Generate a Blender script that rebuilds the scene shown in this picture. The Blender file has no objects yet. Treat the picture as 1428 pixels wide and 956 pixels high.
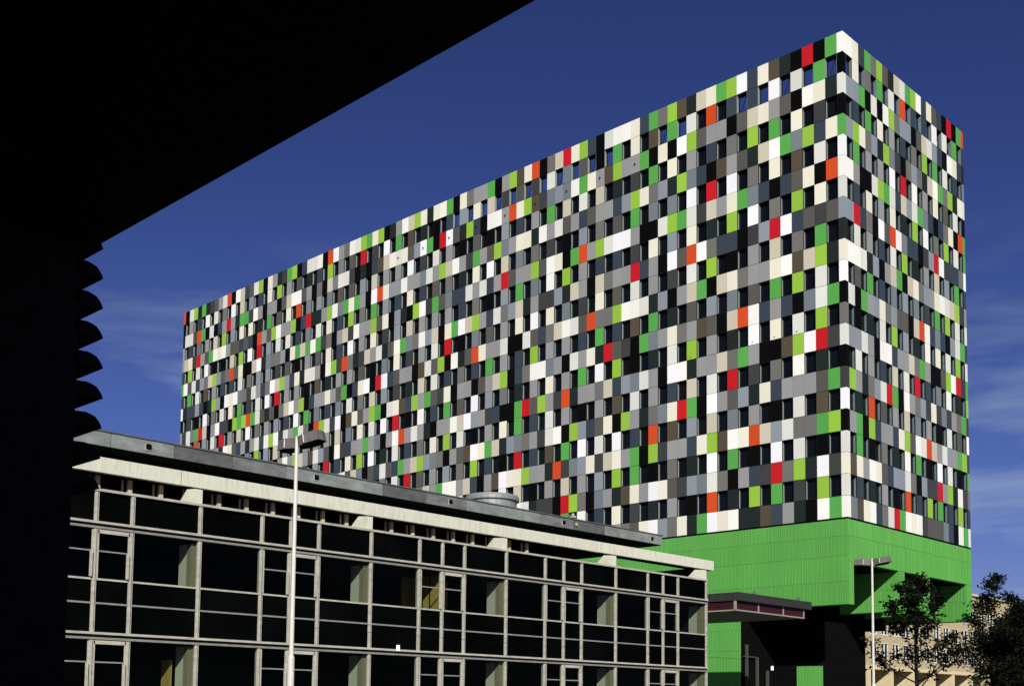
import bpy, bmesh, math, random
from mathutils import Vector, Matrix
random.seed(7)
C = bpy.context.scene
COL = C.collection
R = math.radians

# ------------------------------------------------------------------ camera
# world axes: +x runs along the short tower side and the glass facade, +y along the long tower side
F, CX, CY, TH, RO, YAW = 1639.75, 695.49, 856.0, 0.0795, 0.0121, 0.7934
cam = bpy.data.cameras.new("camera"); co = bpy.data.objects.new("camera", cam); COL.objects.link(co)
cam.sensor_fit = 'HORIZONTAL'; cam.sensor_width = 36.0
cam.lens = F / 1428.0 * 36.0
cam.shift_x = (714.0 - CX) / 1428.0
cam.shift_y = (CY - 478.0) / 1428.0
cam.clip_start = 0.05; cam.clip_end = 6000
fw = Vector((0, math.cos(TH), math.sin(TH))); up = Vector((0, -math.sin(TH), math.cos(TH))); rt = Vector((1, 0, 0))
rt2 = rt * math.cos(RO) + up * math.sin(RO); up2 = up * math.cos(RO) - rt * math.sin(RO)
M = Matrix((rt2, up2, -fw)).transposed()
M = Matrix.Rotation(-YAW, 3, 'Z') @ M
co.matrix_world = Matrix.Translation((0, 0, 1.6)) @ M.to_4x4()
C.camera = co

# ------------------------------------------------------------------ light
SD = Vector((0.600, 0.633, -0.487)).normalized()       # direction the sunlight travels
sun = bpy.data.lights.new("sun", 'SUN'); sun.energy = 5.0; sun.angle = R(0.5); sun.color = (1.0, 0.965, 0.90)
so = bpy.data.objects.new("sun", sun); COL.objects.link(so)
so.rotation_euler = SD.to_track_quat('-Z', 'Y').to_euler()
ELEV = math.asin(-SD.z); ROT = math.atan2(-SD.x, -SD.y)

w = bpy.data.worlds.new("World"); C.world = w; w.use_nodes = True
nt = w.node_tree; N = nt.nodes; Lk = nt.links
for n in list(N): N.remove(n)
out = N.new('ShaderNodeOutputWorld'); bg = N.new('ShaderNodeBackground'); bg.inputs['Strength'].default_value = 0.05
sky = N.new('ShaderNodeTexSky'); sky.sky_type = 'NISHITA'; sky.sun_disc = False
sky.sun_elevation = ELEV; sky.sun_rotation = ROT; sky.air_density = 1.0; sky.dust_density = 0.3; sky.ozone_density = 6.0
gam = N.new('ShaderNodeGamma'); gam.inputs['Gamma'].default_value = 1.29
tint = N.new('ShaderNodeMix'); tint.data_type = 'RGBA'; tint.blend_type = 'MULTIPLY'; tint.inputs[0].default_value = 1.0
tint.inputs[7].default_value = (0.62, 0.455, 0.645, 1)
tc = N.new('ShaderNodeTexCoord'); mp = N.new('ShaderNodeMapping'); mp.inputs['Scale'].default_value = (1.8, 1.8, 9.0)
mp.inputs['Rotation'].default_value = (0.10, -0.06, 0)
no = N.new('ShaderNodeTexNoise'); no.inputs['Scale'].default_value = 2.6; no.inputs['Detail'].default_value = 7; no.inputs['Roughness'].default_value = 0.55
no.inputs['Distortion'].default_value = 0.35
cr = N.new('ShaderNodeMapRange'); cr.inputs[1].default_value = 0.43; cr.inputs[2].default_value = 0.72; cr.inputs[3].default_value = 0; cr.inputs[4].default_value = 1
sx = N.new('ShaderNodeSeparateXYZ')
el = N.new('ShaderNodeMapRange'); el.inputs[1].default_value = 0.38; el.inputs[2].default_value = 0.20; el.inputs[3].default_value = 0.0; el.inputs[4].default_value = 0.62
mul = N.new('ShaderNodeMath'); mul.operation = 'MULTIPLY'
cm = N.new('ShaderNodeMix'); cm.data_type = 'RGBA'; cm.inputs[7].default_value = (7.6, 9.6, 11.8, 1)
Lk.new(sky.outputs[0], gam.inputs[0]); Lk.new(gam.outputs[0], tint.inputs[6])
Lk.new(tc.outputs['Generated'], mp.inputs[0]); Lk.new(mp.outputs[0], no.inputs['Vector']); Lk.new(no.outputs[0], cr.inputs[0])
Lk.new(tc.outputs['Generated'], sx.inputs[0]); Lk.new(sx.outputs['Z'], el.inputs[0])
Lk.new(cr.outputs[0], mul.inputs[0]); Lk.new(el.outputs[0], mul.inputs[1])
Lk.new(mul.outputs[0], cm.inputs[0]); Lk.new(tint.outputs[2], cm.inputs[6]); Lk.new(cm.outputs[2], bg.inputs['Color'])
Lk.new(bg.outputs[0], out.inputs[0])

C.view_settings.view_transform = 'Standard'; C.view_settings.look = 'None'; C.view_settings.gamma = 1.0
C.view_settings.use_curve_mapping = False
C.view_settings.exposure = 0.12

# ------------------------------------------------------------------ materials
def lin(c): return tuple(((v / 255.0 + 0.055) / 1.055) ** 2.4 if v > 10 else v / 255.0 / 12.92 for v in c)
MATS = {}
def mat(name, col, rough=0.6, var=0.06, scale=3.0, bump=0.0, stretch=(1, 1, 1), spec=0.4, metal=0.0, dirt=None, dirtamt=0.0):
    if name in MATS: return MATS[name]
    m = bpy.data.materials.new(name); m.use_nodes = True; t = m.node_tree; b = t.nodes['Principled BSDF']
    b.inputs['Roughness'].default_value = rough; b.inputs['Specular IOR Level'].default_value = spec; b.inputs['Metallic'].default_value = metal
    g = t.nodes.new('ShaderNodeNewGeometry'); mpp = t.nodes.new('ShaderNodeMapping'); mpp.inputs['Scale'].default_value = stretch
    nz = t.nodes.new('ShaderNodeTexNoise'); nz.inputs['Scale'].default_value = scale; nz.inputs['Detail'].default_value = 5
    t.links.new(g.outputs['Position'], mpp.inputs[0]); t.links.new(mpp.outputs[0], nz.inputs['Vector'])
    rg = t.nodes.new('ShaderNodeMapRange'); rg.inputs[1].default_value = 0.3; rg.inputs[2].default_value = 0.7
    rg.inputs[3].default_value = 1 - var; rg.inputs[4].default_value = 1 + var
    t.links.new(nz.outputs[0], rg.inputs[0])
    oi = t.nodes.new('ShaderNodeObjectInfo'); r2 = t.nodes.new('ShaderNodeMapRange'); r2.inputs[3].default_value = 0.96; r2.inputs[4].default_value = 1.03
    t.links.new(oi.outputs['Random'], r2.inputs[0])
    mm = t.nodes.new('ShaderNodeMath'); mm.operation = 'MULTIPLY'; t.links.new(rg.outputs[0], mm.inputs[0]); t.links.new(r2.outputs[0], mm.inputs[1])
    hs = t.nodes.new('ShaderNodeHueSaturation'); hs.inputs['Color'].default_value = (*col, 1); t.links.new(mm.outputs[0], hs.inputs['Value'])
    last = hs.outputs[0]
    if dirt:
        n2 = t.nodes.new('ShaderNodeTexNoise'); n2.inputs['Scale'].default_value = scale * 1.7; n2.inputs['Detail'].default_value = 8
        n2.inputs['Roughness'].default_value = 0.65
        t.links.new(mpp.outputs[0], n2.inputs['Vector'])
        r3 = t.nodes.new('ShaderNodeMapRange'); r3.inputs[1].default_value = 0.48; r3.inputs[2].default_value = 0.78; r3.inputs[4].default_value = dirtamt
        t.links.new(n2.outputs[0], r3.inputs[0])
        mx = t.nodes.new('ShaderNodeMix'); mx.data_type = 'RGBA'; mx.inputs[7].default_value = (*dirt, 1)
        t.links.new(r3.outputs[0], mx.inputs[0]); t.links.new(last, mx.inputs[6]); last = mx.outputs[2]
    t.links.new(last, b.inputs['Base Color'])
    if bump:
        bp = t.nodes.new('ShaderNodeBump'); bp.inputs['Strength'].default_value = bump; bp.inputs['Distance'].default_value = 0.02
        t.links.new(nz.outputs[0], bp.inputs['Height']); t.links.new(bp.outputs[0], b.inputs['Normal'])
    MATS[name] = m; return m

K = 1 / 1.13
PAL = {'W': (253, 253, 251), 'X': (250, 249, 238), 'C': (240, 236, 213), 'E': (226, 227, 216), 'T': (206, 199, 176), 'N': (153, 153, 151),
       'B': (143, 151, 158), 'P': (121, 129, 134), 'M': (117, 116, 110), 'D': (92, 90, 83), 'F': (66, 67, 66), 'S': (60, 70, 80), 'V': (38, 46, 44),
       'K': (15, 14, 13), 'O': (88, 79, 64), 'G': (92, 170, 80), 'L': (152, 197, 68), 'R': (200, 32, 40), 'A': (214, 80, 38)}
PNAME = {'W': 'white', 'X': 'warm white', 'C': 'cream', 'E': 'pale grey', 'T': 'sand', 'N': 'light grey', 'B': 'blue grey', 'P': 'steel grey', 'M': 'mid grey',
         'D': 'warm grey', 'F': 'charcoal', 'S': 'slate', 'V': 'green black', 'K': 'black', 'O': 'olive brown', 'G': 'green', 'L': 'lime', 'R': 'red', 'A': 'orange'}
def panelmat(name, col):
    m = mat(name, col, rough=0.38, var=0.035, scale=0.7, stretch=(1, 1, .35), spec=0.03 if max(col) < .03 else 0.13)
    t = m.node_tree; b = t.nodes['Principled BSDF']; src = b.inputs['Base Color'].links[0].from_socket
    g = t.nodes.new('ShaderNodeNewGeometry'); mpp = t.nodes.new('ShaderNodeMapping'); mpp.vector_type = 'POINT'
    mpp.inputs['Location'].default_value = (-68.149 / .8556 + .25, -36.08 / .8548 + .5, -46.167 / 1.4 + 40.0); mpp.inputs['Scale'].default_value = (1 / .8556, 1 / .8548, 1 / 1.4)
    fl = t.nodes.new('ShaderNodeVectorMath'); fl.operation = 'FLOOR'; wn = t.nodes.new('ShaderNodeTexWhiteNoise'); r = t.nodes.new('ShaderNodeMapRange')
    r.inputs[3].default_value = .955; r.inputs[4].default_value = 1.05
    t.links.new(g.outputs['Position'], mpp.inputs[0]); t.links.new(mpp.outputs[0], fl.inputs[0]); t.links.new(fl.outputs[0], wn.inputs['Vector']); t.links.new(wn.outputs['Value'], r.inputs[0])
    hs = t.nodes.new('ShaderNodeHueSaturation'); t.links.new(src, hs.inputs['Color']); t.links.new(r.outputs[0], hs.inputs['Value']); t.links.new(hs.outputs[0], b.inputs['Base Color'])
    return m
PM = {k: panelmat('panel_' + PNAME[k].replace(' ', '_'), tuple(min(0.86, v * K) for v in lin(c))) for k, c in PAL.items()}
green = mat('green_cladding', (0.098, 0.325, 0.066), rough=0.55, var=0.07, scale=0.5, stretch=(1, 1, .5), spec=0.08)
reveal = mat('reveal_grey', (0.24, 0.275, 0.25), rough=0.6, var=0.05, spec=0.1)
black = mat('black_paint_and_shade', (0.004, 0.004, 0.004), rough=0.9, var=0.2, spec=0.02)  # black paint, also colours in shade on the wall under the tower
nearblk = mat('shade_black_timber', (0.032, 0.030, 0.028), rough=0.95, var=0.3, scale=8, spec=0.02)  # near-black base carries the deep shade of the canopy and its end
framedark = mat('dark_frame', (0.012, 0.013, 0.015), rough=0.6, var=0.1, spec=0.15)
alu = mat('painted_frame', (0.43, 0.41, 0.335), rough=0.55, var=0.16, scale=2, stretch=(1, 1, 3), dirt=(0.20, 0.18, 0.14), dirtamt=0.45, spec=0.15)
aludull = mat('weathered_rail', (0.24, 0.235, 0.205), rough=0.6, var=0.12, scale=5, dirt=(0.08, 0.075, 0.06), dirtamt=0.5, spec=0.15)
conc = mat('pale_concrete', (0.60, 0.60, 0.48), rough=0.8, var=0.06, scale=1.2, stretch=(3.5, 1, 0.7), dirt=(0.36, 0.31, 0.20), dirtamt=0.6, spec=0.1)
fincol = mat('fin_render', (0.62, 0.62, 0.48), rough=0.8, var=0.04, spec=0.1)
pilaster2 = mat('post_render', (0.50, 0.42, 0.27), rough=0.8, var=0.1, spec=0.1)
pilaster = mat('pilaster_render', (0.30, 0.27, 0.17), rough=0.8, var=0.08, spec=0.1)
zinc = mat('zinc_sheet', (0.20, 0.222, 0.208), rough=0.6, var=0.22, scale=1.5, stretch=(1, 1, 2), dirt=(0.10, 0.095, 0.085), dirtamt=0.6, spec=0.2)
canopyroof = mat('canopy_edge', (0.032, 0.034, 0.033), rough=0.7, var=0.25, scale=4, spec=0.1)
postgrey = mat('entrance_post_paint', (0.055, 0.065, 0.050), rough=0.7, var=0.1, spec=0.1)
zincd = mat('zinc_sheet_dark', (0.095, 0.10, 0.10), rough=0.6, var=0.22, scale=2.3, stretch=(1, 1, 2), dirt=(0.06, 0.055, 0.05), dirtamt=0.6, spec=0.2)
zincm = mat('zinc_sheet_mid', (0.145, 0.155, 0.148), rough=0.6, var=0.25, scale=1.9, stretch=(1, 1, 2), dirt=(0.08, 0.075, 0.065), dirtamt=0.6, spec=0.2)
duct = mat('galvanised_duct', (0.26, 0.265, 0.26), rough=0.5, var=0.06, metal=0.2, spec=0.3)
maroon = mat('maroon_panel', (0.036, 0.008, 0.012), rough=0.5, var=0.08, spec=0.2)
pink = mat('pinkish_trim', (0.30, 0.25, 0.21), rough=0.6, var=0.05, spec=0.15)
soffm = mat('canopy_soffit', (0.12, 0.13, 0.10), rough=0.8, var=0.08)
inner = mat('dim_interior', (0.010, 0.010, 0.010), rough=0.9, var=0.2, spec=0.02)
yell = mat('mustard_partition', (0.45, 0.33, 0.07), rough=0.8, var=0.05)
stone = mat('sand_stone', (0.47, 0.38, 0.23), rough=0.9, var=0.10, scale=1.2, stretch=(1, 1, 4), dirt=(0.25, 0.2, 0.12), dirtamt=0.35, spec=0.1)
stonel = mat('sand_render', (0.62, 0.51, 0.31), rough=0.9, var=0.05, scale=1.5, spec=0.1)
whitef = mat('white_window_paint', (0.75, 0.75, 0.72), rough=0.6, var=0.04)
pole = mat('galvanised_pole', (0.60, 0.57, 0.50), rough=0.45, var=0.05, scale=4, spec=0.3)
head = mat('lamp_housing', (0.125, 0.115, 0.105), rough=0.6, var=0.12, scale=8)
bark = mat('dark_bark', (0.012, 0.011, 0.010), rough=0.95, var=0.3, scale=9, spec=0.02)
paving = mat('paving', (0.11, 0.105, 0.10), rough=0.9, var=0.1, scale=1.5)
asphalt = mat('asphalt', (0.05, 0.05, 0.05), rough=0.95, var=0.15, scale=3)
earth = mat('grass_ground', (0.05, 0.065, 0.03), rough=1.0, var=0.25, scale=0.4)
rooffelt = mat('roof_felt', (0.08, 0.08, 0.08), rough=0.95, var=0.1)

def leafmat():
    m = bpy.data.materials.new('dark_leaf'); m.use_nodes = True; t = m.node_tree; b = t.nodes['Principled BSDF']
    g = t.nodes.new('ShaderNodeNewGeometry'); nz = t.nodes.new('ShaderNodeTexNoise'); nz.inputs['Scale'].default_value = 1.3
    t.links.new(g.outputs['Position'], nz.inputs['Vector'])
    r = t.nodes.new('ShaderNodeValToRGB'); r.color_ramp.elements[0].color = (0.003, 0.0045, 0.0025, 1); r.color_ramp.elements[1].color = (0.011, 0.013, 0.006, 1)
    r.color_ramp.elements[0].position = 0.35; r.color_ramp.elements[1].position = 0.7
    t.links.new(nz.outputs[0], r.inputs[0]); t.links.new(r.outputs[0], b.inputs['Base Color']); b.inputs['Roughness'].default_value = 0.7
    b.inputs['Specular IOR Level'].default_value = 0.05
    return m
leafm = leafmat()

def glassmat(name, tint_, trans, rough=0.02, gl=(0.9, 0.95, 1.0)):
    m = bpy.data.materials.new(name); m.use_nodes = True; t = m.node_tree
    for n in list(t.nodes):
        if n.type != 'OUTPUT_MATERIAL': t.nodes.remove(n)
    o = [n for n in t.nodes if n.type == 'OUTPUT_MATERIAL'][0]
    tr = t.nodes.new('ShaderNodeBsdfTransparent'); tr.inputs[0].default_value = (*[v * trans for v in tint_], 1)
    g = t.nodes.new('ShaderNodeBsdfGlossy'); g.inputs['Roughness'].default_value = rough; g.inputs[0].default_value = (*gl, 1)
    lw = t.nodes.new('ShaderNodeLayerWeight'); lw.inputs[0].default_value = 0.5; pw = t.nodes.new('ShaderNodeMath'); pw.operation = 'POWER'; pw.inputs[1].default_value = 4.0
    t.links.new(lw.outputs['Facing'], pw.inputs[0]); fr = t.nodes.new('ShaderNodeMath'); fr.operation = 'MULTIPLY_ADD'; fr.inputs[1].default_value = .8; fr.inputs[2].default_value = .04; t.links.new(pw.outputs[0], fr.inputs[0])
    mx = t.nodes.new('ShaderNodeMixShader'); t.links.new(fr.outputs[0], mx.inputs[0]); t.links.new(tr.outputs[0], mx.inputs[1]); t.links.new(g.outputs[0], mx.inputs[2])
    t.links.new(mx.outputs[0], o.inputs[0]); return m
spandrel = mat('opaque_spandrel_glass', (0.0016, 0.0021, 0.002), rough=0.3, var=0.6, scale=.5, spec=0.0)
glass = glassmat('window_glass', (0.92, 0.96, 0.93), 0.85, gl=(0.07, 0.085, 0.08))
darkglass = mat('dark_pane', (0.004, 0.005, 0.007), rough=0.10, var=0.3, scale=.4, spec=0.17)
emis = bpy.data.materials.new('lit_bulb'); emis.use_nodes = True
emis.node_tree.nodes['Principled BSDF'].inputs['Base Color'].default_value = (0.9, 0.9, 0.88, 1)
emis.node_tree.nodes['Principled BSDF'].inputs['Emission Color'].default_value = (1, 0.98, 0.94, 1)
emis.node_tree.nodes['Principled BSDF'].inputs['Emission Strength'].default_value = 1.2

# ------------------------------------------------------------------ mesh helpers
class MB:
    def __init__(s): s.v = []; s.f = []; s.mi = []; s.m = []
    def mid(s, m):
        if m not in s.m: s.m.append(m)
        return s.m.index(m)
    def quad(s, pts, m):
        n = len(s.v); s.v += [tuple(p) for p in pts]; s.f.append(tuple(range(n, n + len(pts)))); s.mi.append(s.mid(m))
    def box(s, x0, x1, y0, y1, z0, z1, m):
        n = len(s.v); s.v += [(x0, y0, z0), (x1, y0, z0), (x1, y1, z0), (x0, y1, z0), (x0, y0, z1), (x1, y0, z1), (x1, y1, z1), (x0, y1, z1)]
        for q in ((0, 3, 2, 1), (4, 5, 6, 7), (0, 1, 5, 4), (1, 2, 6, 5), (2, 3, 7, 6), (3, 0, 4, 7)):
            s.f.append(tuple(n + i for i in q)); s.mi.append(s.mid(m))
    def prism(s, poly, axis, a0, a1, m):
        # poly: 2D points in the two remaining axes; extruded along axis
        def P(u, v, t):
            return (t, u, v) if axis == 'x' else ((u, t, v) if axis == 'y' else (u, v, t))
        n = len(s.v); k = len(poly)
        s.v += [P(u, v, a0) for u, v in poly] + [P(u, v, a1) for u, v in poly]
        s.f.append(tuple(range(n, n + k))); s.f.append(tuple(range(n + 2 * k - 1, n + k - 1, -1))); s.mi += [s.mid(m)] * 2
        for i in range(k):
            j = (i + 1) % k; s.f.append((n + i, n + k + i, n + k + j, n + j)); s.mi.append(s.mid(m))
    def tube(s, p0, p1, r0, r1, m, n=10, caps=True):
        p0 = Vector(p0); p1 = Vector(p1); d = (p1 - p0).normalized()
        a = d.cross(Vector((0, 0, 1)) if abs(d.z) < .9 else Vector((1, 0, 0))).normalized(); b = d.cross(a)
        k = len(s.v)
        for p, r in ((p0, r0), (p1, r1)):
            for i in range(n):
                t = 2 * math.pi * i / n; s.v.append(tuple(p + (a * math.cos(t) + b * math.sin(t)) * r))
        for i in range(n):
            j = (i + 1) % n; s.f.append((k + i, k + n + i, k + n + j, k + j)); s.mi.append(s.mid(m))
        if caps:
            s.f.append(tuple(k + i for i in range(n))); s.f.append(tuple(k + n + i for i in reversed(range(n)))); s.mi += [s.mid(m)] * 2
    def mesh(s, name):
        me = bpy.data.meshes.new(name); me.from_pydata(s.v, [], s.f)
        for m in s.m: me.materials.append(m)
        me.polygons.foreach_set('material_index', s.mi); me.update()
        bm = bmesh.new(); bm.from_mesh(me); bmesh.ops.recalc_face_normals(bm, faces=bm.faces); bm.to_mesh(me); bm.free()
        return me
    def build(s, name, parent=None, bevel=0, smooth=False, **kw):
        o = bpy.data.objects.new(name, s.mesh(name)); COL.objects.link(o); o.parent = parent
        if bevel:
            b = o.modifiers.new('b', 'BEVEL'); b.width = bevel; b.segments = 1; b.limit_method = 'ANGLE'
        if smooth:
            for p in o.data.polygons: p.use_smooth = True
        for k, v in kw.items(): o[k] = v
        return o
def B(name, parent, x0, x1, y0, y1, z0, z1, m, bevel=0, **kw):
    q = MB(); q.box(x0, x1, y0, y1, z0, z1, m); return q.build(name, parent, bevel, **kw)
def empty(name, loc, label, cat, group=None, rz=0):
    o = bpy.data.objects.new(name, None); COL.objects.link(o); o.location = loc; o.rotation_euler = (0, 0, rz); o.empty_display_size = .3
    o['label'] = label; o['category'] = cat
    if group: o['group'] = group
    return o
def inst(name, me, parent, loc, rot=(0, 0, 0)):
    o = bpy.data.objects.new(name, me); COL.objects.link(o); o.parent = parent; o.location = loc; o.rotation_euler = rot; return o

# ------------------------------------------------------------------ ground
def ground(name, x0, x1, y0, y1, z, m, label, cat):
    q = MB(); q.quad([(x0, y0, z), (x1, y0, z), (x1, y1, z), (x0, y1, z)], m); o = q.build(name); o['kind'] = 'structure'
    return o
ground('ground', -2500, 2500, -2500, 2500, -0.15, earth, '', '')
ground('pavement', -20, 130, -14, 126, 0.0, paving, '', '')
q = MB(); q.box(-60, 140, 10.5, 22.5, -0.149, 0.004, asphalt); o = q.build('road'); o['kind'] = 'structure'
q = MB(); q.box(-20, 130, 10.2, 10.5, -0.1, 0.12, conc); q.box(-20, 130, 22.5, 22.8, -0.1, 0.12, conc); o = q.build('kerb'); o['kind'] = 'structure'

# ------------------------------------------------------------------ the panel-clad tower
A0, B0, ZT = 68.149, 36.08, 46.167
WR, WL, H = 0.8556, 0.8548, 1.4
A1, B1 = A0 + 22 * WR + 0.02, B0 + 96 * WL
ZB = ZT - 23 * H
LE = {0: "GKRKVOCSWLGCTVOLMGSCXXEKSLCRTMKACOLNKGNNMCKGXCVCLTXNVKLCGLEXMNXAKXEESKLGFVNCKLEDSTXKAENDFVGVLEKA",
 2: "VCXKDNCTDKNNDLWKCKGNNLONCGXPBPFOLCANXXKSLVDWRKGWBDCECTOSKVKFECPTKMKNDXXTDKNNKNXFGGVNRNSKEKGAOEEK",
 4: "CSLPGWTVDNOKSPLVBMCLBSNNDSNDENXVCCNPLDNGFNXTLNEPNNXNBCAWKNGCGPXLNVVRSKLNNXLDNAKSDSDDNXCXGDNRFCTN",
 6: "AKCDSKSPGCNTFEGLEKKNWWELNAGKCXDLNNDRNSENESSPDGFWLKVBKCDLNNXFTNKMFGXGTGCKBMMPVXTKKCDAMDBLTMNSEDXG",
 8: "DFDSWRBFKSSMXADWKNSRNNMTKNTVBFFNVTBMESNLTWGCKTBXMPGXDVENTFVMAFLXKNEEVCSNLTWMSNEFMPWCWKNLVKSNSSVW",
 10: "VLTOXCNNMCTKGTNKBVEXXLMMADEXTMSDEKKENNCADVXKLDEOKNNDSWRKWCSKGDNCNNSKLNXTMKDVOEGALGLKFSXNKTRGPEFN",
 12: "GEPKSNSXATKDONMCNPGKFDRVCNEKNPXXMSKLTNDKNNKCFDGNLSOCEKGLNDCOKWFELAKMEGNEFWLXSENVNSDCXVNMSENDXKTN",
 14: "FRWLOKKNGMTNNVXWKNEPBSTMNNVAFNLDRGKKSFNBWTXNNKVNENAXNKPNGNNSFXKDBEONTLNXNKDMSEWNBGLTKNMXSPDNVCRE",
 16: "GDNNNSCVBDNWKGRCPMVNLKCDSBLKXEFNMPBVTGCWODNKMPBLTNGSDESDKPTDCNKMWSBGNTLE",
 18: "LGMMEBTACXOLCSNNFLKGNCTFCBPFAVNNLCCWONKSTNXXGNTMDSLE", 20: "FWVLMRFSNKMEPBFDCWNCOVNPKMLRKFFVEXNSCM", 22: "GXKVNSOVVXCWGVCMBWCDMNLNCSPM"}
LO = {1: "GEWSSAEGCGKDPEFFTCBSKVDGWFRDPLSVDNLESBTWMEXS"[:0] + "GEWSSAEGOCGKDPEFDFTCBSKVOGWFRDPLSVDNLESBTWMEXS",
 3: "FCGLMSNCGFVTETGNSBKDKNEFWNNTBDDPNPACDGVCCBLTNMSN",
 5: "EOCMWRWPPGDMBKFMPTWCVMDSCSBGMLSCEPSEEBRWLTKKWELS",
 7: "CLMWLVCBCFSSNLXPGBKMSNNNTBFCNWSCDNKDFBBMESSNOEGS",
 9: "GMTNKLEFNEDCFPCWCNDPKRENFCPKDNNVOKNNRWEFGCEMWKFK",
 11: "ELGDPBDVGOSGSNNLSNGSMSETVFBTMEPSPGWSBNMWTNREBAES",
 13: "LECWVNLEVKLWGNCNVMBWDGSXKRWECPTNNNENTB",
 15: "VXMFRETSNEONKNESGCNKELCMSEVWLCSRNS", 17: "OEKNPTBOASWEWGOSRKSLMBNDREPNS", 19: "KEWKGWVMKGLBNTNKTWNSE", 21: "LFGLVAKNVFCSXGNE"}
RE = {0: "XCSGMLDVTEGLXSCDSKRKGA", 2: "BBGKEKXLMBBKDTEBSKXCSV", 4: "BLCMBVLPFKMBMVTXGMLVCE", 6: "XNKKELGESTBEGPSKSMCKAG",
 8: "BRSMKWDAXPSSKFBRXFSSMW", 10: "XXEVBKNTGKTCMBNCXETLFN", 12: "EKGNBCMBDDKTAXSPSKBEGS", 14: "BBENKXXSNNTMGNKKDLXRFG",
 16: "LNVMBERGKXNMBFCFPFNMGF", 18: "NGKLSNNSCLDXEATNEBNGLS", 20: "OCNXCDSBBEMKBFFRNLVXFM", 22: "POCXSMERGXCXFDDDPSKXGE"}
RO_ = {1: "CMGEASSXEGS", 3: "SGCNSMLGESP", 5: "GNNWRXNCDEK", 7: "SCNCVLWMLEG", 9: "ENSELVNTBGS", 11: "DGSPBPFGLEE", 13: "KVELBVXCELE",
 15: "ENSTERSPXVL", 17: "VADNTPNKEDW", 19: "GKMVXGKWEKG", 21: "SVNKASLGSLS"}
CN = "XKEKGWXEBVCWKMEKFWKECEX"
ANY = "NNSDKWEMPCFBXVTNSKGLE"

tower = empty('tower', (A0, B0, 0), 'tall long block clad in confetti of white, grey, black, green and red panels', 'tower')
def TW(mb, name, **kw):   # build under the tower with world coordinates kept
    o = mb.build(name, tower, **kw); o.matrix_parent_inverse = Matrix.Translation((-A0, -B0, 0)); return o
def colour(face, r, k):
    if r % 2 == 0: s = (LE if face == 'L' else RE)[r]; i = k - 1
    else: s = (LO if face == 'L' else RO_)[r]; i = k // 2 - 1
    if i < len(s): return s[i]
    return ANY[(r * 7 + k * 5) % len(ANY)]
T = 0.055
gx, gz = 0.008, 0.014
def panel_mb(mb, face, k0, k1, r, m, topfix=0):
    z1 = ZT - r * H - gz; z0 = ZT - (r + 1) * H + gz
    if face == 'L': mb.box(A0, A0 + T, B0 + k0 * WL + gx, B0 + k1 * WL - gx, z0, z1, m)
    else: mb.box(A0 + k0 * WR + gx, A0 + k1 * WR - gx, B0, B0 + T, z0, z1, m)
rest = MB(); single = 0
panel_meshes = {}
def single_panel(face, r, k, c):
    key = (face, c)
    if key not in panel_meshes:
        q = MB()
        if face == 'L': q.box(0, T, -WL / 2 + gx, WL / 2 - gx, gz, H - gz, PM[c])
        else: q.box(-WR / 2 + gx, WR / 2 - gx, 0, T, gz, H - gz, PM[c])
        panel_meshes[key] = q.mesh('facade_panel')
    z = ZT - (r + 1) * H
    loc = (0, k * WL, z) if face == 'L' else (k * WR, 0, z)
    o = inst('facade_panel', panel_meshes[key], tower, loc)
for face, n in (('L', 95), ('R', 21)):
    for r in range(23):
        for k in range(1, n + 1):
            if r % 2 == 1 and k % 2 == 1: continue
            c = colour(face, r, k)
            if face == 'L' and k <= 16 and single < 276:
                single_panel(face, r, k, c); single += 1
            else: panel_mb(rest, face, k - .5, k + .5, r, PM[c])
        e = n + .5
        c = colour(face, r, n + 1) if r % 2 == 0 else colour(face, r, n + 1)
        panel_mb(rest, face, e, e + .5 - .004, r, PM[c])
TW(rest, 'facade_panel', kind='stuff')
for r in range(23):    # L-shaped panels folded round the near corner
    q = MB(); z1 = ZT - r * H - gz; z0 = ZT - (r + 1) * H + gz; a = .5 * WR - gx; b = .5 * WL - gx
    q.prism([(A0, B0), (A0 + a, B0), (A0 + a, B0 + T), (A0 + T, B0 + T), (A0 + T, B0 + b), (A0, B0 + b)], 'z', z0, z1, PM[CN[r]])
    TW(q, 'corner_panel')

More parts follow.
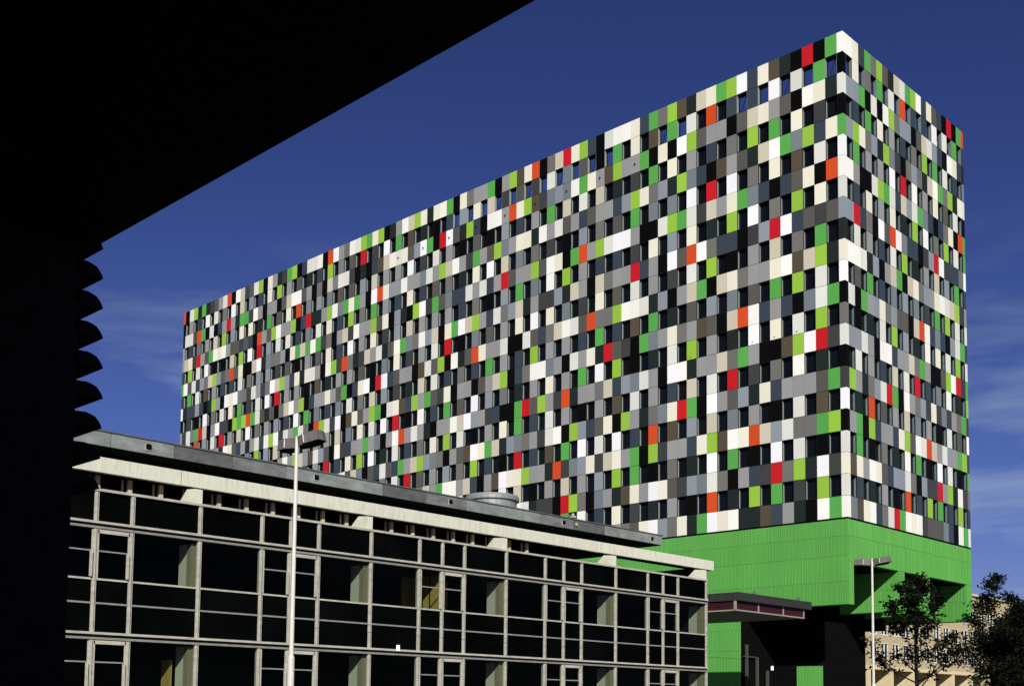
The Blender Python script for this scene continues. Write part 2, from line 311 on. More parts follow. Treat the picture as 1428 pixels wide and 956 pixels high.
# windows: reveal lining, frame and pane share one mesh each
D = 0.27
reveal_dim = mat('reveal_grey_dimmed', (0.13, 0.175, 0.18), rough=0.6, var=0.1, spec=0.1)  # copy of the reveal grey for the short side, dimness put into colour
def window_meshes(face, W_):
    reveal = globals()['reveal'] if face == 'L' else reveal_dim
    def bx(q, u0, u1, d0, d1, z0, z1, m):
        if face == 'L': q.box(d0, d1, u0, u1, z0, z1, m)
        else: q.box(u0, u1, d0, d1, z0, z1, m)
    h = W_ / 2 - 0.004
    f = MB(); t = 0.012
    for mb_ in (f,):
        bx(mb_, -h, -h + t, 0.004, .085, 0.004, H - .004, framedark); bx(mb_, h - t, h, 0.004, .085, 0.004, H - .004, framedark)
        bx(mb_, -h + .001, -h + t, 0.085, D, 0.004, H - .004, reveal); bx(mb_, h - t, h - .001, 0.085, D, 0.004, H - .004, reveal)
    bx(f, -h + t, h - t, 0.004, D, 0.004, 0.03, framedark); bx(f, -h + t, h - t, 0.004, D, H - .03, H - .004, framedark)
    fr = 0.05
    for u0, u1, z0, z1 in ((-h + t, -h + t + fr, .03, H - .03), (h - t - fr, h - t, .03, H - .03), (-h + t + fr, h - t - fr, .03, .08), (-h + t + fr, h - t - fr, H - .09, H - .03)):
        bx(f, u0, u1, D - .045, D, z0, z1, framedark)
    p = MB(); bx(p, -h + t + fr, h - t - fr, D - .02, D - .01, .08, H - .09, darkglass)
    o = MB()   # open screen window of the roof storey: lining and one raking brace
    bx(o, -h, -h + t, 0.004, D, 0.004, H - .004, reveal); bx(o, h - t, h, 0.004, D, 0.004, H - .004, reveal)
    bx(o, -h + t, h - t, 0.004, D, 0.004, 0.03, framedark); bx(o, -h + t, h - t, 0.004, D, H - .03, H - .004, framedark)
    bx(o, -h + t, -h + t + .09, D - .045, D, .03, H - .03, framedark); bx(o, h - t - .09, h - t, D - .045, D, .03, H - .03, framedark); bx(o, -h + t + .09, h - t - .09, D - .045, D, H - .22, H - .03, framedark)
    return f.mesh('window'), p.mesh('pane'), o.mesh('window'), f, p, o
WM = {'L': window_meshes('L', WL), 'R': window_meshes('R', WR)}
def add_to(big, mb, off):
    n = len(big.v); big.v += [(v[0] + off[0], v[1] + off[1], v[2] + off[2]) for v in mb.v]
    for f, mi in zip(mb.f, mb.mi): big.f.append(tuple(n + i for i in f)); big.mi.append(big.mid(mb.m[mi]))
wrest = MB(); nwin = 0
for face, n in (('R', 21), ('L', 95)):
    for r in range(1, 23, 2):
        for k in range(1, n + 1, 2):
            z = ZT - (r + 1) * H
            loc = (0, k * WL, z) if face == 'L' else (k * WR, 0, z)
            if (face == 'L' and k <= 31) or (face == 'R' and k <= 21):
                nwin += 1
                if r == 1 and not (face == 'L' and k in (11, 13, 19, 21)): inst('window', WM[face][2], tower, loc)
                else:
                    o = inst('window', WM[face][0], tower, loc); inst('pane', WM[face][1], o, (0, 0, 0))
            else:
                off = (A0 + loc[0], B0 + loc[1], z)
                if r == 1 and k < 44: add_to(wrest, WM[face][5], off)
                else: add_to(wrest, WM[face][3], off); add_to(wrest, WM[face][4], off)
TW(wrest, 'window', kind='stuff')
# building body behind the panels, open roof screen on top
q = MB()
zr = ZT - 2 * H - 0.02
q.box(A0 + D + .01, A1 - .05, B0 + D + .01, B1 - .05, ZB + .1, zr, black); TW(q, 'wall')
q = MB(); q.box(A0 + T, A1, B0 + T, B0 + T + .02, ZT - H, ZT - .03, framedark); q.box(A0 + T, A0 + T + .02, B0 + T + .02, B1, ZT - H, ZT - .03, framedark)
TW(q, 'parapet')
q = MB()
for k in range(0, 96, 2): q.box(A0 + T, A0 + .2, B0 + (k - .45) * WL, B0 + (k + .45) * WL, ZT - 2 * H, ZT - H, framedark) if k else None
for k in range(2, 22, 2): q.box(A0 + (k - .45) * WR, A0 + (k + .45) * WR, B0 + T, B0 + .2, ZT - 2 * H, ZT - H, framedark)
for k in range(1, 60, 4): # raking steel struts behind the roof screen
    q.tube((A0 + .3, B0 + (k - .3) * WL, ZT - H), (A0 + .3, B0 + (k + .35) * WL, ZT - 2 * H), .035, .035, framedark, n=6)
TW(q, 'roof_screen_post')
q = MB(); q.box(A0 + .02, A1 - .03, B0 + .02, B1 - .03, ZB - .10, ZB + .02, black); TW(q, 'drip_joint')
q = MB(); q.box(A1 - .05, A1, B0 + .4, B1, ZB, ZT - .03, PM['N']); q.box(A0 + .4, A1 - .05, B1 - .05, B1, ZB, ZT - .03, PM['N']); TW(q, 'rear_wall')
for k in list(range(20, 56, 4)):
    y = B0 + k * WL; z = ZT - 2.5 * H
    q = MB(); q.tube((A0 - .12, y, z - .02), (A0 + .02, y, z), .055, .055, framedark, n=8); TW(q, 'overflow_spout')
for k, r in ((4, 13), (6, 13), (8, 13), (14, 13), (18, 13), (10, 15)):
    y = B0 + (k + .12) * WL; z = ZT - (r + .87) * H
    q = MB(); q.tube((A0 - .03, y, z), (A0 + .02, y, z), .04, .04, framedark, n=8); TW(q, 'wall_vent')

# green base with profiled sheeting
rnd = random.Random(3)
def ribs(mb, fixed, u0, u1, z0, z1, axis, sgn, m):
    """profiled sheet: axis 'y' -> sheet in plane x=fixed running along y; ribs stand out by sgn"""
    u = u0; pts = []; fixed += sgn * .008
    while u < u1 - .01:
        wd = rnd.choice((.10, .14, .14, .22, .3)); e = min(u + wd, u1); rb = min(.045, (e - u) * .4)
        pts += [(u, 0), (e - rb, 0), (e - rb + .008, .022), (e - .008, .022)]
        u = e
    pts.append((u1, 0))
    n = len(mb.v)
    for (t, d) in pts:
        for z in (z0, z1):
            mb.v.append((fixed + sgn * d, t, z) if axis == 'y' else (t, fixed + sgn * d, z))
    for i in range(len(pts) - 1):
        mb.f.append((n + 2 * i, n + 2 * i + 2, n + 2 * i + 3, n + 2 * i + 1)); mb.mi.append(mb.mid(m))
def core(mb, x0, x1, y0, y1, z0, z1, m=green): mb.box(x0, x1, y0, y1, z0, z1, m)
ZS, ZL = 11.15, 8.42
tiers = (13.86, 12.80, 11.50, 9.88, ZL)
q = MB()
q.box(A0 + .03, A1 - .03, B0 + .03, B1 - .03, ZS, 13.87, green)                 # full slab of the base
q.box(A0 + .03, A0 + .70, B0 + .03, B1 - .03, ZL, ZS, green)                    # wall under the long side
for x0, x1 in ((A0 + 6.95, A0 + 7.80), (A0 + 10.85, A0 + 11.68), (A0 + 17.93, A1 - .03)):
    q.box(x0, x1, B0 + .03, B0 + 7.0, ZL, ZS, green)
q.box(A0 + .03, A0 + 4.0, B0 + 8.0, B1 - .03, 0.0, ZL, green)
TW(q, 'base_structure')
for i in range(4):
    q = MB(); ribs(q, A0 + .03, B0 + .03, B1 - .03, tiers[i + 1] + .012, tiers[i] - .012, 'y', -1, green); TW(q, 'cladding_sheet')
for z1, z0 in ((13.86, 12.80), (12.80, ZS)):
    q = MB(); ribs(q, B0 + .03, A0 + .03, A1 - .03, z0 + .012, z1 - .012, 'x', -1, green); TW(q, 'cladding_sheet')
for x0, x1 in ((A0 + .03, A0 + .70), (A0 + 6.95, A0 + 7.80), (A0 + 10.85, A0 + 11.68), (A0 + 17.93, A1 - .03)):
    q = MB(); ribs(q, B0 + .03, x0, x1, ZL, ZS - .012, 'x', -1, green); TW(q, 'cladding_sheet')
for x0 in (A0 + 6.95, A0 + 10.85, A0 + 17.93):
    for z1, z0 in ((ZS, 9.88), (9.88, ZL)):
        q = MB(); ribs(q, x0, B0 + .05, B0 + 7.0, z0 + .01, z1 - .01, 'y', -1, green); TW(q, 'cladding_sheet')
lt = (ZL, 7.05, 5.65, 4.25, 2.85, 1.45, 0.0)
for i in range(6):
    q = MB(); ribs(q, A0 + .03, B0 + 8.0, B1 - .03, lt[i + 1] + .012, lt[i] - .012, 'y', -1, green); TW(q, 'cladding_sheet')
q = MB(); ribs(q, A0 + 4.5, B0 + 4.35, B0 + 6.35, 0, 4.75, 'y', -1, green); TW(q, 'cladding_sheet')  # green kept to the sunlit patch of this wall
q = MB(); q.box(A0 + 4.47, A0 + 4.515, B0 + 6.36, B0 + 14, 0, 4.745, black); TW(q, 'core_wall')  # deeper part of the same green wall, its shade coloured black
q = MB(); q.box(A0 + 4.47, A0 + 4.515, B0 + 4.36, B0 + 14, 4.75, ZS, black); TW(q, 'core_wall')  # upper part of the same green wall, its shade coloured black
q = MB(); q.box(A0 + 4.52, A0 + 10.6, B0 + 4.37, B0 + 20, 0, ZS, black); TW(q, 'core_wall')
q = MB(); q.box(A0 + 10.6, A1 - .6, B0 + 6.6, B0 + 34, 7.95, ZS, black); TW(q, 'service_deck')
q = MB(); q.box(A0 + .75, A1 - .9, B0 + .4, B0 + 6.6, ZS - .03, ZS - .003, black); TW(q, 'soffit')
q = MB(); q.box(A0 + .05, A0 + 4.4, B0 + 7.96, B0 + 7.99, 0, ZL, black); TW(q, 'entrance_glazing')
for i, (px, zt) in enumerate(((.35, 6.1), (1.65, 5.3), (2.95, 4.4))):  # tops step down along the shadow line, shade put into the post heights
    q = MB(); q.box(A0 + px, A0 + px + .16, B0 + 7.7, B0 + 7.86, 0, zt, postgrey); TW(q, 'entrance_post')
q = MB(); q.box(A0 + .1, A0 + 1.4, B0 + 7.72, B0 + 7.84, 5.25, 5.32, postgrey); TW(q, 'entrance_rail')

# ------------------------------------------------------------------ glass office building in front
G = 35.15
gb = empty('glass_building', (34, 40, 0), 'low two-storey office building with a pale gridded glass facade and two thin flat roofs', 'office building')
def GBp(mb, name, **kw):
    o = mb.build(name, gb, **kw); o.matrix_parent_inverse = Matrix.Translation((-34, -40, 0)); return o
mull = [18.66 + d for d in (-7.5, -5.0, -2.5, -1.25, 0, 2.5, 5, 6.25, 7.5, 10, 12.5, 13.75, 15, 17.5, 20, 21.25, 22.5, 25, 27.5, 28.75, 30, 32.5)]
mull = [m for m in mull]
ZTOP = 8.39
levels = [(0.05, 1.62), (1.70, 2.38), (2.44, 3.62), (3.80, 4.74), (4.80, 5.50), (5.56, 7.14), (7.36, 8.32)]
q = MB()
for m in mull:
    for z0, z1 in ((0, 3.60), (3.84, 7.14), (7.38, ZTOP - .05)):
        k = MB(); k.box(m - .065, m + .065, G - .03, G + .14, z0, z1, alu); k.box(m + .02, m + .035, G - .034, G - .029, z0, z1, framedark); GBp(k, 'mullion')
X0, X1 = mull[0], mull[-1] + .065
def rail(z0, z1, y0, y1, m, name='transom'):
    k = MB(); k.box(X0, X1, y0, y1, z0, z1, m); GBp(k, name)
rail(ZTOP - .05, ZTOP + .03, G - .06, G + .14, alu, 'top_rail')
for zc in (7.26, 3.73):
    rail(zc + .045, zc + .12, G - .07, G + .14, alu, 'floor_rail'); rail(zc - .045, zc + .045, G + .02, G + .12, framedark, 'floor_rail'); rail(zc - .115, zc - .045, G - .055, G + .14, aludull, 'floor_rail')
for z in (5.53, 1.66): rail(z - .03, z + .03, G - .01, G + .1, alu)
for z in (4.77, 1.0): rail(z - .028, z + .028, G - .0, G + .1, aludull)
for i in range(len(mull) - 1):
    x0, x1 = mull[i] + .065, mull[i + 1] - .065
    narrow = (mull[i + 1] - mull[i]) < 1.5
    for z0, z1 in ((ZTOP - .05, 7.38), (7.14, 5.56), (5.50, 4.80), (4.74, 3.85), (3.61, 1.69), (1.63, 1.03), (.97, .02)):
        zz0, zz1 = min(z0, z1), max(z0, z1)
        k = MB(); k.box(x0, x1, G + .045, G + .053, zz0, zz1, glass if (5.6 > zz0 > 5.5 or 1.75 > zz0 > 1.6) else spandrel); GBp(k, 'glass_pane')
    if narrow:
        for zb in (0, -3.53):
            k = MB(); k.box(x0, x1, G - .0, G + .04, 6.41 + zb, 6.455 + zb, aludull)
            if i > 0 and (mull[i] - mull[i - 1]) < 1.5:
                k.box(x0 + .01, x1 - .01, G - .02, G + .04, 7.0 + zb, 7.12 + zb, alu)
            k.box(x0, x0 + .05, G - .02, G + .04, 5.57 + zb, 7.1 + zb, alu); k.box(x1 - .05, x1, G - .02, G + .04, 5.57 + zb, 7.1 + zb, alu)
            k.box(x1 - .12, x1 - .05, G - .10, G - .02, 5.6 + zb, 6.40 + zb, alu)
            GBp(k, 'vent_sash')
# concrete fins carrying the roof, seen through the glass
for a in (-1.54, 5.96, 13.46, 20.96, 28.46, 35.96, 43.46, 50.96):
    if a < mull[0]: continue
    k = MB()
    for z0, z1 in ((0.03, 3.55), (3.95, 7.05), (7.47, 9.09)):
        if z0 < 7: k.box(a, a + .28, G + .42, G + .98, z0, z1, fincol); k.box(a - .03, a + .28, G + .16, G + .42, z0, z1, pilaster)
        else: k.prism([(G + .05, z0), (G + 1.12, z0), (G + 1.12, 8.55), (G + .60, 8.97), (G + .05, 8.92)], 'x', a, a + .28, conc)
    GBp(k, 'roof_fin')
    for z in (4.02, .5):
        k = MB(); k.box(a - .9, a - .02, G + .25, G + .45, z - .1, z + .12, black); k.box(a - .8, a - .55, G + .22, G + .26, z - .06, z, alu); GBp(k, 'radiator')
k = MB(); k.box(32.2, 34.8, 37.4, 37.5, 3.95, 7.05, yell); GBp(k, 'partition')
k = MB(); k.box(32.62, 32.70, 35.5, 37.4, 3.95, 7.05, yell); k.box(32.60, 32.62, 36.1, 36.16, 3.95, 7.05, framedark); GBp(k, 'partition')
k = MB(); k.box(20.7, 20.76, 36.0, 36.6, .03, 3.1, yell); GBp(k, 'partition')
# clerestory posts behind the upper rail
a = 17.92
while a < 39.5:
    k = MB(); k.box(a, a + .15, 36.30, 36.42, 7.5, 9.09, pilaster2); k.box(a - .16, a - .10, 36.44, 36.50, 7.5, 9.09, pilaster2); GBp(k, 'clerestory_post'); a += 1.15
# interior
k = MB()
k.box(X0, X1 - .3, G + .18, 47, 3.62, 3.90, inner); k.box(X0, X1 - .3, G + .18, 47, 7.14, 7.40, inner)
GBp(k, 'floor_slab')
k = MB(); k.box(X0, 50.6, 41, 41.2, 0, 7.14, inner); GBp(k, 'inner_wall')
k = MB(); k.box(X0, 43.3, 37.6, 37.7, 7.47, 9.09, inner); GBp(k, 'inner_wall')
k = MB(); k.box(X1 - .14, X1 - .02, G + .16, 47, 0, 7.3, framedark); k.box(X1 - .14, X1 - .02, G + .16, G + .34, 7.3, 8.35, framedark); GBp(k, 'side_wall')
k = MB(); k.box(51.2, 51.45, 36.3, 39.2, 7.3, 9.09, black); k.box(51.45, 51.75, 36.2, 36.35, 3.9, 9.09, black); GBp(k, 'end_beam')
k = MB(); k.box(X0, 51.2, G + .3, 47, 7.41, 7.46, rooffelt); GBp(k, 'terrace')
# lower roof: concrete fascia units and slab
a = 5.6; i = 0
while a < 52.4:
    e = min(a + 7.6, 52.9)
    if e - a > .3:
        k = MB(); k.box(a + .015, e - .015, 35.85, 36.05, 9.10, 9.61, conc); GBp(k, 'fascia_panel', bevel=.008)
    a = e
k = MB(); k.box(5.6, 44.6, 36.06, 47, 9.13, 9.58, conc); k.box(44.6, 52.88, 36.06, 36.6, 9.13, 9.58, conc); GBp(k, 'roof')
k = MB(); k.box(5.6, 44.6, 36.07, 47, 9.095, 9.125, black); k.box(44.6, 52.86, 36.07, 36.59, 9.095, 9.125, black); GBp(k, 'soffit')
# upper roof: zinc clad edge
a = 4.38; i = 0
while a < 49.8:
    e = min(a + 2.398, 49.9)
    k = MB(); k.box(a + .012, e - .012, 37.06, 37.12, 10.27, 10.75, zincd if i in (7, 11, 16) else (zincm if i in (8, 12, 15) else zinc)); GBp(k, 'zinc_panel')
    a = e; i += 1
k = MB(); k.box(4.4, 49.93, 37.02, 37.2, 10.755, 10.80, zincd); GBp(k, 'coping')
k = MB(); k.box(4.4, 49.88, 37.13, 48, 10.28, 10.74, zincd); GBp(k, 'upper_roof')
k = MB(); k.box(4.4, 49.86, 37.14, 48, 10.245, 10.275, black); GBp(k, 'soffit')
k = MB(); k.box(4.4, 47.0, 40.2, 40.3, 9.585, 10.24, inner); GBp(k, 'set_back_wall')
for a in (12.9, 20.16, 27.37, 34.57, 42.02, 48.98):
    k = MB(); k.box(a - .09, a + .09, 37.0, 37.06, 10.42, 10.60, black); k.box(a - .12, a + .12, 37.03, 37.058, 10.38, 10.41, alu); k.box(a - .12, a - .10, 37.03, 37.058, 10.41, 10.63, alu); GBp(k, 'roof_drain')
k = MB()
n = 28; c = (43.1, 43.0); prof = [(1.30, 10.74), (1.30, 12.28), (1.42, 12.34), (1.42, 12.52), (1.36, 12.62), (0.0, 12.72)]
for j in range(len(prof) - 1):
    for i in range(n):
        t0, t1 = 2 * math.pi * i / n, 2 * math.pi * (i + 1) / n
        (r0, z0), (r1, z1) = prof[j], prof[j + 1]
        pts = [(c[0] + r0 * math.cos(t0), c[1] + r0 * math.sin(t0), z0), (c[0] + r0 * math.cos(t1), c[1] + r0 * math.sin(t1), z0),
               (c[0] + r1 * math.cos(t1), c[1] + r1 * math.sin(t1), z1), (c[0] + r1 * math.cos(t0), c[1] + r1 * math.sin(t0), z1)]
        k.quad(pts if r1 > 0 else pts[:3], duct)
GBp(k, 'roof_ventilator', smooth=False)
k = MB(); k.box(43.0, 43.1, 37.3, 37.4, 10.8, 11.12, alu); k.box(42.92, 43.18, 37.26, 37.36, 10.9, 11.0, alu); k.tube((42.95, 37.2, 10.62), (42.95, 36.98, 10.5), .05, .07, alu); GBp(k, 'roof_sensor')

# ------------------------------------------------------------------ entrance canopy between the two buildings
ec = empty('entrance_canopy', (59.5, 40, 0), 'flat canopy with a band of maroon panels between glass building and green base', 'canopy')
def EC(mb, name, **kw):
    o = mb.build(name, ec, **kw); o.matrix_parent_inverse = Matrix.Translation((-59.5, -40, 0)); return o
k = MB(); k.box(55.50, 63.42, 36.0, 36.2, 7.70, 8.18, canopyroof); EC(k, 'fascia', bevel=.02)
k = MB(); k.box(55.50, 55.70, 36.2, 44, 7.70, 8.18, canopyroof); EC(k, 'fascia', bevel=.02)
k = MB(); k.box(55.7, 63.40, 36.2, 44, 7.72, 8.12, rooffelt); EC(k, 'roof')
for x0, x1 in ((55.50, 57.80), (57.89, 60.46), (60.55, 62.78)):
    k = MB(); k.box(x0 + .04, x1, 36.22, 36.26, 7.24, 7.70, maroon); EC(k, 'maroon_panel')
for y0, y1 in ((36.3, 39.3), (39.4, 42.4)):
    k = MB(); k.box(55.60, 55.64, y0, y1, 7.24, 7.70, maroon); EC(k, 'maroon_panel')
for x in (55.49, 57.80, 60.46, 62.78):
    k = MB(); k.box(x, x + .09, 36.18, 36.28, 7.2, 7.70, pink); EC(k, 'panel_post')
for y in (36.28, 39.3, 42.4):
    k = MB(); k.box(55.56, 55.66, y, y + .1, 7.2, 7.70, pink); EC(k, 'panel_post')
k = MB(); k.box(55.49, 62.87, 36.17, 36.29, 7.15, 7.225, pink); EC(k, 'trim')
k = MB(); k.box(55.54, 55.67, 36.29, 44, 7.15, 7.225, pink); EC(k, 'trim')
k = MB(); k.box(55.7, 62.9, 36.30, 44, 7.16, 7.20, soffm); EC(k, 'soffit')
for (x, y) in ((57.1, 36.1), (61.8, 36.1)):
    k = MB(); k.tube((x, y, 8.12), (x + .22, y, 8.30), .09, .11, zincd, n=8); EC(k, 'roof_lamp')
for x, y in ((56.4, 43.6), (62.4, 43.6)):
    k = MB(); k.tube((x, y, 0), (x, y, 7.16), .10, .10, framedark); EC(k, 'column')

# ------------------------------------------------------------------ near building: black canopy overhead and louvred end
nb = empty('louvred_building', (0, 9, 0), 'black unlit building overhead at left with curved louvres at its end', 'building')
def NB(mb, name, **kw):
    o = mb.build(name, nb, **kw); o.matrix_parent_inverse = Matrix.Translation((0, -9, 0)); return o
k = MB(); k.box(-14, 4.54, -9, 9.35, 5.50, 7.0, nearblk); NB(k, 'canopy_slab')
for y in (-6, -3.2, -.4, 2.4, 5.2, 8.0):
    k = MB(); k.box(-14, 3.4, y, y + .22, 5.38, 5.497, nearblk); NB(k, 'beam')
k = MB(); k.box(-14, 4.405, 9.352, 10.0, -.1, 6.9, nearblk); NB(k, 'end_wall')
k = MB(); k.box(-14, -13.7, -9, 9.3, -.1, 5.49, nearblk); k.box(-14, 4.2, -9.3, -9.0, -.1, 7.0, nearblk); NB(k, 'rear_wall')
prof = [(0.0, 0.0)] + [(-.165 * (1 - math.cos(t * math.pi / 2)), .135 * math.sin(t * math.pi / 2)) for t in (.2, .4, .6, .8, 1.0)]
prof = [(0, 0), (-.012, .03), (-.032, .06), (-.062, .092), (-.105, .108), (-.15, .118), (-.25, .112), (-.25, .0)]
for i in range(9):
    tx, tz = 4.60 + min(i, 5) * .01, 5.49 - i * .2595
    k = MB()
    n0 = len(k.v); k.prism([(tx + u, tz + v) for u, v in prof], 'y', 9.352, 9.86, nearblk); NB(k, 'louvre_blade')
k = MB(); k.box(4.34, 4.43, 9.86, 9.9, 2.0, 5.49, nearblk); NB(k, 'louvre_rail')

# ------------------------------------------------------------------ sand-coloured building far behind
sb = empty('sandstone_building', (200, 90, 0), 'sand-coloured stone block with white framed windows, behind the trees', 'building')
def SB(mb, name, **kw):
    o = mb.build(name, sb, **kw); o.matrix_parent_inverse = Matrix.Translation((-200, -90, 0)); return o
YB = 80.0; XS, XE = 150.0, 262.0
rows = ((9.55, 11.65), (13.0, 15.1), (16.4, 18.5))
wx = []; x = 157.2 - 3.5 * 2
while x < XE - 3: wx.append(x); x += 3.5
q = MB()
zs = [8.35, 9.55, 11.65, 13.0, 15.1, 16.4, 18.5, 21.0]
for i in range(0, len(zs) - 1, 2): q.box(XS, XE, YB, YB + .45, zs[i], zs[i + 1], stone)
for z0, z1 in rows:
    e = XS
    for x in wx:
        q.box(e, x, YB, YB + .45, z0, z1, stone); e = x + 2.0
    q.box(e, XE, YB, YB + .45, z0, z1, stone)
q.box(XS, XE, YB + .8, YB + 1.0, 8.35, 21.0, black); q.box(XS, XS + .5, YB + .45, YB + 18, 0, 21.0, stone); q.box(XE - .5, XE, YB + .45, YB + 18, 0, 21, stone)
q.box(XS, XE, YB + 17.5, YB + 18, 0, 21, stone)
SB(q, 'wall')
q = MB(); q.box(XS, XE, YB - .06, YB + 6, 7.83, 8.348, stonel); SB(q, 'floor_band')
q = MB(); q.box(XS - .1, XE + .1, YB - .35, YB + 18.2, 21.0, 21.35, stonel); SB(q, 'roof')
f = MB()
f.box(0, 2.0, -.04, .10, -.14, 0, whitef); f.box(0, 2.0, -.04, .02, 2.1, 2.2, whitef)
f.box(0, .10, 0.02, .12, 0, 2.1, whitef); f.box(1.9, 2.0, .02, .12, 0, 2.1, whitef); f.box(.78, .98, .02, .12, 0, 2.1, whitef)
fm = f.mesh('window'); p = MB(); p.box(.1, 1.9, .2, .22, 0, 2.1, darkglass); pm = p.mesh('pane')
for z0, z1 in rows:
    for x in wx[:30]:
        o = inst('window', fm, sb, (x - 200, YB - 90, z0)); inst('pane', pm, o, (0, 0, 0))
x = 163.5 - 14
while x < XE:
    q = MB(); q.box(x, x + .75, YB, YB + 4.5, 0, 7.83, stonel); SB(q, 'pier'); x += 7.05
q = MB(); q.box(XS, XE, YB + 5.2, YB + 5.4, 0, 7.83, black); SB(q, 'inner_wall')
x = 158.0
while x < XE:
    q = MB(); q.box(x, x + .8, YB + 5.1, YB + 5.19, 4.6, 6.4, alu); q.box(x + .08, x + .72, YB + 5.05, YB + 5.1, 4.7, 6.3, darkglass); SB(q, 'inner_window'); x += 3.5
# roof storey: open frame toward the right end
for i in range(9):
    x = 190.5 + i * 3.2
    q = MB(); q.box(x, x + .8, YB + .3, YB + .8, 18.5, 18.52, stone)
# ------------------------------------------------------------------ street lamps
def lamp(x, y, h, label, a_left):
    t = empty('street_lamp', (x, y, 0), label, 'street lamp', 'street lamps along the street')
    k = MB(); k.tube((0, 0, 0), (0, 0, 2.87), .095, .09, pole, n=14); k.tube((0, 0, 2.87), (0, 0, 2.93), .09, .070, pole, n=14); k.build('pole_base', t, smooth=False)
    k = MB(); k.tube((0, 0, 2.93), (0, 0, h), .062, .046, pole, n=14); k.tube((0, 0, h), (0, 0, h + .02), .05, .03, pole, n=14); k.build('pole', t)
    for sx, ang in ((-1, R(a_left)), (1, R(-72))):
        k = MB()
        # plan outline of the lantern, narrow at the pole
        pl = [(0.05, -.07), (.34, -.20), (.80, -.20), (.84, 0.0), (.80, .20), (.34, .20), (0.06, .07)]
        zt = -.02; zb = -.30
        n = len(k.v); m_ = len(pl)
        k.v += [(u, v, zb) for u, v in pl] + [(u * .97, v * .94, zt) for u, v in pl]
        k.f.append(tuple(reversed([n + i for i in range(m_)]))); k.f.append(tuple(n + m_ + i for i in range(m_))); k.mi += [k.mid(black), k.mid(head)]
        for i in range(m_):
            j = (i + 1) % m_; k.f.append((n + i, n + j, n + m_ + j, n + m_ + i)); k.mi.append(k.mid(head))
        o = k.build('lamp_head', t); o.location = (0, 0, h); o.rotation_euler = (0, R(-9 if sx > 0 else -3), ang)
        k = MB(); k.prism([(u * .8 + .04, v * .75) for u, v in pl], 'z', -.36, -.281, black); d = k.build('diffuser', o)
        k = MB(); k.box(.33, .35, -.22, -.20, -.27, -.05, whitef); k.box(.33, .35, .20, .22, -.27, -.05, whitef); k.build('clip', o)
    return t
lamp(18.53, 26, 8.86, 'large twin-headed street lamp on a pale pole in front of the glass facade', 80)
lamp(51.38, 26, 8.79, 'smaller twin-headed street lamp on thin pale pole before the green tower base', 102)
# pendant lamps hanging from a thin wire
def pend(x, y, z, label):
    t = empty('pendant_lamp', (x, y, z), label, 'hanging lamp', 'small lamps hung over the street')
    k = MB(); k.tube((0, 0, .10), (0, 0, .15), .15, .04, black, n=14); k.tube((0, 0, .15), (0, 0, .36), .02, .012, black, n=8); k.tube((0, 0, -.11), (0, 0, -.08), .04, .055, black, n=10); k.build('lamp_shade', t)
    for s in (-1, 1):
        k = MB(); k.tube((s * .02, -s * .02, -.08), (s * .02, -s * .02, .09), .022, .022, emis, n=10); k.build('bulb', t)
pend(22.27, 26, 3.3, 'small glowing white hanging lamp right of the large street lamp, before the glass facade')
pend(42.56, 26, 3.38, 'small glowing white hanging lamp in front of the dark opening under the green base')
k = MB()
pts = [(18.53 + .06 + (51.38 - 18.65) * i / 24, 26, 3.72 - .06 * math.sin(math.pi * i / 24)) for i in range(25)]
for a, b in zip(pts, pts[1:]): k.tube(a, b, .006, .006, black, n=5, caps=False)
o = k.build('span_wire'); o['label'] = 'thin dark wire stretched between the two street lamps'; o['category'] = 'wire'

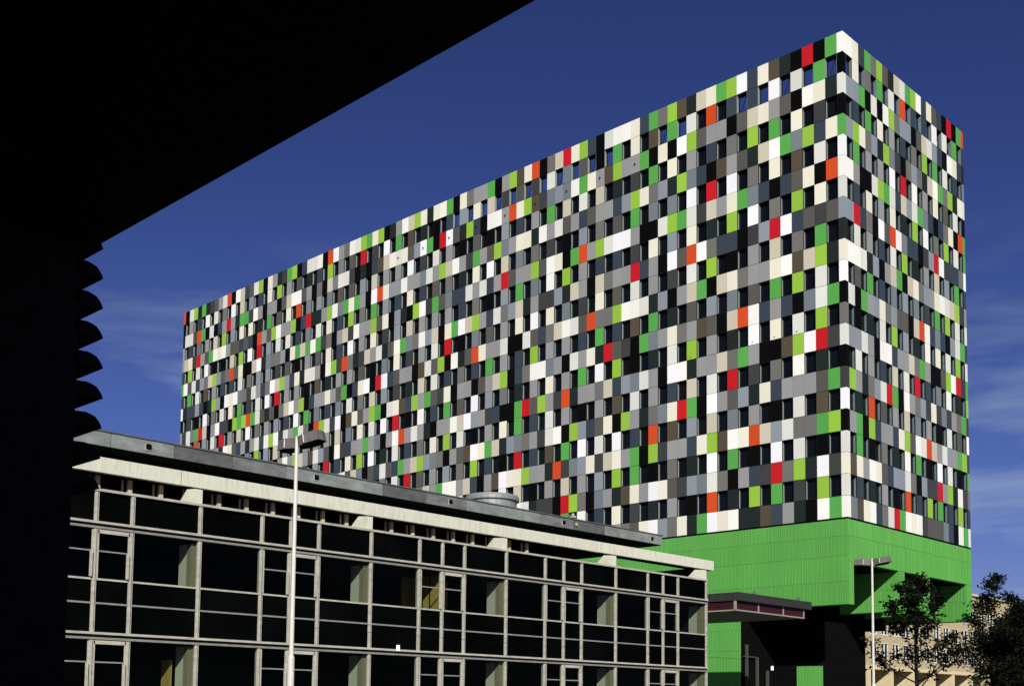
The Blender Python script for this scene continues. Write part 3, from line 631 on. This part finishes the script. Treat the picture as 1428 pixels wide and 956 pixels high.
# ------------------------------------------------------------------ trees
def tree(x, y, h, seed, label, limbs, leaf_n, spread, zc0, trunk=.10, dense=1.0, whip=False, lean=(0, 0)):
    rn = random.Random(seed)
    t = empty('tree', (x, y, 0), label, 'tree', 'dark trees in front of the sandstone building')
    tr = MB(); br = MB(); lf = MB(); tips = []
    segs = 7; p = Vector((0, 0, 0)); path = [p.copy()]
    for i in range(segs):
        f_ = (i + 1) / segs
        p = Vector((lean[0] * f_ + rn.uniform(-.06, .06), lean[1] * f_ + rn.uniform(-.06, .06), h * .93 * f_)); path.append(p.copy())
    for i in range(segs):
        tr.tube(path[i], path[i + 1], trunk * (1 - i / segs * .9), trunk * (1 - (i + 1) / segs * .9), bark, n=8, caps=False)
    tr.build('trunk', t)
    def at(f_):
        s = f_ * segs; i = min(int(s), segs - 1); return path[i].lerp(path[i + 1], s - i)
    def grow(p, d, L, r, depth):
        q_ = p + d * L * .5; d2 = (d + Vector((rn.uniform(-.25, .25), rn.uniform(-.25, .25), .22))).normalized(); e = q_ + d2 * L * .5
        br.tube(p, q_, r, r * .75, bark, n=5, caps=False); br.tube(q_, e, r * .75, r * .4, bark, n=5, caps=False)
        tips.append((q_, depth)); tips.append((e, depth))
        if depth > 0:
            for _ in range(3 if depth > 1 else 2):
                s = rn.uniform(.35, 1.0); b = (p.lerp(q_, s * 2) if s < .5 else q_.lerp(e, s * 2 - 1))
                nd = (d + Vector((rn.uniform(-.9, .9), rn.uniform(-.9, .9), rn.uniform(-.15, .75)))).normalized()
                grow(b, nd, L * rn.uniform(.45, .65), r * .5, depth - 1)
    for i in range(limbs):
        f_ = zc0 + (1 - zc0) * (i + rn.random()) / limbs
        ang = i * 2.4 + rn.uniform(-.4, .4); k_ = 1 - ((f_ - zc0) / (1 - zc0)) ** 1.4 * .8
        d = Vector((math.cos(ang), math.sin(ang), rn.uniform(.25, .95))).normalized()
        grow(at(f_ * .98), d, spread * k_ * rn.uniform(.7, 1.15), trunk * .38 * (1.1 - f_), 2)
    if whip:
        for i in range(5): tips.append((at(.93 + .012 * i), 0))
    br.build('branch', t, kind='stuff')
    tips.append((path[-1], 0))
    for i in range(leaf_n):
        p, dp = rn.choice(tips)
        s = .22 if dp == 0 else .30
        c_ = p + Vector((rn.gauss(0, s), rn.gauss(0, s), rn.gauss(0, s * .7))) * dense
        ax = Vector((rn.gauss(0, 1), rn.gauss(0, 1), rn.gauss(0, .6))).normalized(); bx_ = ax.orthogonal().normalized(); bx_.rotate(Matrix.Rotation(rn.random() * 6, 3, ax))
        L_ = rn.uniform(.08, .17); W_ = L_ * .55
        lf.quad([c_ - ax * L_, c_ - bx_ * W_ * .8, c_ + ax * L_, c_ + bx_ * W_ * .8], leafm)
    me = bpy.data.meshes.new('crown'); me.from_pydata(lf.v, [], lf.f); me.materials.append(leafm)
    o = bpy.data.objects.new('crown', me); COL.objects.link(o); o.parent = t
tree(62.3, 29, 9.75, 11, 'slender dark tree with thin upright limbs in front of the green base openings', 16, 4600, 2.3, .28, trunk=.16, dense=.8)
tree(82.7, 33, 11.9, 5, 'tall thin dark tree whose sparse top stands against the sky right of the tower', 14, 4200, 2.3, .30, trunk=.12)
tree(91.5, 33.5, 9.9, 21, 'dense broad black-green tree at the right edge of the picture', 34, 44000, 4.4, .10, trunk=.24, dense=1.5)
tree(80.3, 30, 8.0, 9, 'low bushy dark tree between the slender tree and the dense broad tree', 26, 24000, 3.0, .12, trunk=.18, dense=1.25)
